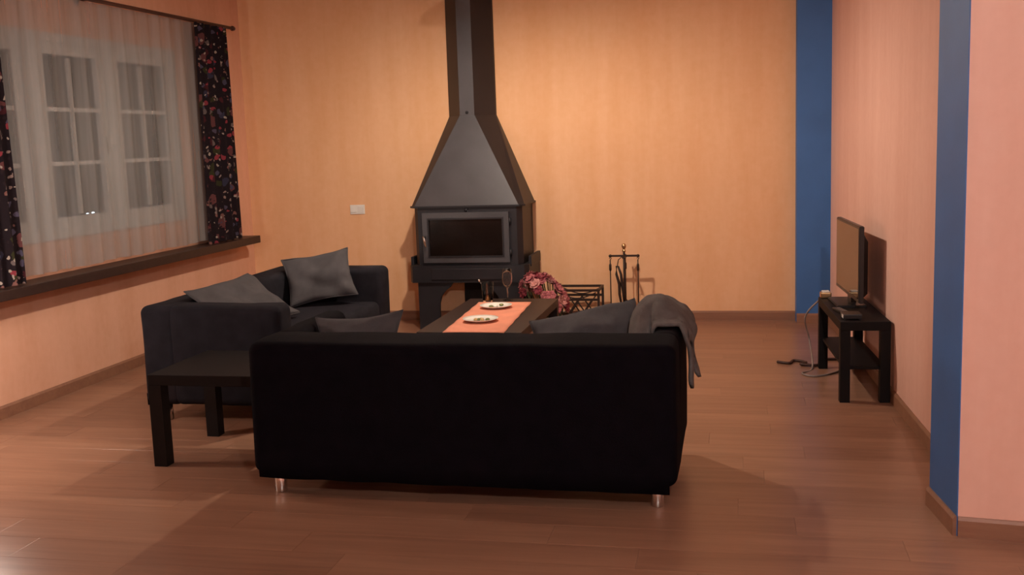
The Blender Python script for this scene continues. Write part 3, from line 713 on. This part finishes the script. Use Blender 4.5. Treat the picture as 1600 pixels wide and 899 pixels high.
for x in (-.04, .04):
    for y in (-.05, .05): bbox('rubber_foot', x - .006, x + .006, y - .006, y + .006, 0, 0.005, 'tv_plastic', rt)
tag(rt, 'small dark set-top box with a pale front on the bench', 'media box')
rm = empty('remote_control', bench_pt(0.05, 0.33), rzb + 0.2)
bbox('shell', -0.022, 0.022, -0.08, 0.08, 0.0, 0.016, 'tv_plastic', rm, 0.005)
for k in range(5):
    for q in (-1, 0, 1): bbox('button', q * .011 - .0035, q * .011 + .0035, -.06 + k * .025, -.052 + k * .025, 0.0155, 0.018, 'grey_cable', rm)
tag(rm, 'dark remote control lying on the television bench', 'remote control')
pw = empty('power_adapter', bench_pt(0.040, 0.868), rzb)
bbox('adapter_case', -0.032, 0.032, -0.034, 0.034, 0, 0.036, 'brass', pw, 0.006)
bbox('adapter_lid', -0.022, 0.022, -0.024, 0.024, 0.035, 0.044, 'white_plastic', pw, 0.004)
tag(pw, 'small yellowish box with a white lid at the bench end', 'box')
def cord(name, pts, r, mat, label, cat='cable'):
    # Catmull-Rom through the points
    P = [Vector(p) for p in pts]; out_ = []
    for i in range(len(P) - 1):
        p0, p1, p2, p3 = P[max(i - 1, 0)], P[i], P[i + 1], P[min(i + 2, len(P) - 1)]
        for k in range(8):
            t = k / 8
            out_.append(0.5 * ((2 * p1) + (p2 - p0) * t + (2 * p0 - 5 * p1 + 4 * p2 - p3) * t * t + (3 * p1 - p0 - 3 * p2 + p3) * t ** 3))
    out_.append(P[-1]); bm = bmesh.new(); tube(bm, out_, r, 7)
    return tag(link(name, bm, mat, None, True), label, cat)
e0 = bench_pt(0.05, 0.905, 0.468)
cord('television_cable', [e0, bench_pt(0.02, 0.95, 0.43), bench_pt(-0.06, 1.05, 0.30), bench_pt(-0.02, 1.15, 0.12), bench_pt(-0.04, 0.85, 0.006), bench_pt(-0.12, 0.70, 0.006), bench_pt(-0.05, 0.62, 0.006), bench_pt(0.10, 0.75, 0.006), bench_pt(0.2, 1.0, 0.006)], 0.006, 'grey_cable', 'grey cable drooping from the bench end to the floor')
cord('extension_lead', [bench_pt(-0.24, 1.02, 0.009), bench_pt(-0.17, 0.98, 0.009), bench_pt(-0.13, 1.06, 0.009), bench_pt(-0.06, 1.0, 0.009), bench_pt(-0.10, 0.93, 0.012), bench_pt(0.0, 0.92, 0.009), bench_pt(0.06, 1.08, 0.009), bench_pt(0.16, 1.1, 0.009)], 0.009, 'cable', 'dark brown extension lead tangled on the floor by the bench', 'cord')

# ------------------------------------------------------------------ lamps (real fittings, outside the picture)
def pendant(spec, label, key, shade=False):
    x, y, z = spec['loc']; p = empty('pendant_lamp', (x, y, CEIL))
    emit(key, spec['col'], spec['e'])
    bm = bmesh.new(); lathe(bm, [(0.0, 0.0), (0.05, 0.0), (0.05, -0.02), (0.01, -0.03)], 20); link('ceiling_rose', bm, 'white_plastic', p, True)
    dz = z - CEIL
    bm = bmesh.new(); tube(bm, [(0, 0, -0.02), (0, 0, dz + 0.09)], 0.004, 6); link('flex', bm, 'white_plastic', p, True)
    bm = bmesh.new(); lathe(bm, [(0.01, dz + 0.10), (0.022, dz + 0.09), (0.022, dz + 0.046), (0.012, dz + 0.044)], 16); link('lamp_holder', bm, 'white_plastic', p, True)
    bm = bmesh.new(); bmesh.ops.create_icosphere(bm, subdivisions=2, radius=0.045, matrix=Matrix.Translation((0, 0, dz))); link('bulb', bm, key, p, True)
    if shade:  # enamelled metal shade, rim just below the bulb's middle
        pr = [(0.16, dz - 0.022), (0.155, dz + 0.01), (0.12, dz + 0.06), (0.06, dz + 0.10), (0.024, dz + 0.115), (0.024, dz + 0.109), (0.058, dz + 0.094), (0.116, dz + 0.056), (0.151, dz + 0.008), (0.157, dz - 0.022)]
        bm = bmesh.new(); nn = 32; rg = [[bm.verts.new((r * math.cos(2 * math.pi * k / nn), r * math.sin(2 * math.pi * k / nn), z_)) for k in range(nn)] for r, z_ in pr]
        for a_, b2 in zip(rg, rg[1:] + rg[:1]):
            for k in range(nn): bm.faces.new((a_[k], a_[(k + 1) % nn], b2[(k + 1) % nn], b2[k]))
        link('lamp_shade', bm, 'enamel', p, True)
    tag(p, label, 'lamp', 'pendant lamps'); return p
pendant(LAMP_A, 'enamel shaded lamp hanging over the coffee table', 'bulb_a', True)
pendant(LAMP_C, 'bare bulb hanging over the open floor in front of the sofas', 'bulb_c')
fx, fy, fz = LAMP_B['loc']
fp = empty('floor_lamp', (fx, fy, 0)); emit('bulb_b', LAMP_B['col'], LAMP_B['e'])
bm = bmesh.new(); lathe(bm, [(0, 0), (0.12, 0), (0.12, 0.012), (0.02, 0.03)], 24); link('base', bm, 'wrought_iron', fp, True)
bm = bmesh.new(); tube(bm, [(0, 0, 0.02), (0, 0, fz - 0.07)], 0.01, 8); link('pole', bm, 'wrought_iron', fp, True)
bm = bmesh.new(); bmesh.ops.create_icosphere(bm, subdivisions=2, radius=0.075, matrix=Matrix.Translation((0, 0, fz))); link('globe', bm, 'bulb_b', fp, True)
tag(fp, 'low floor lamp with a glowing globe beside the window wall', 'lamp')
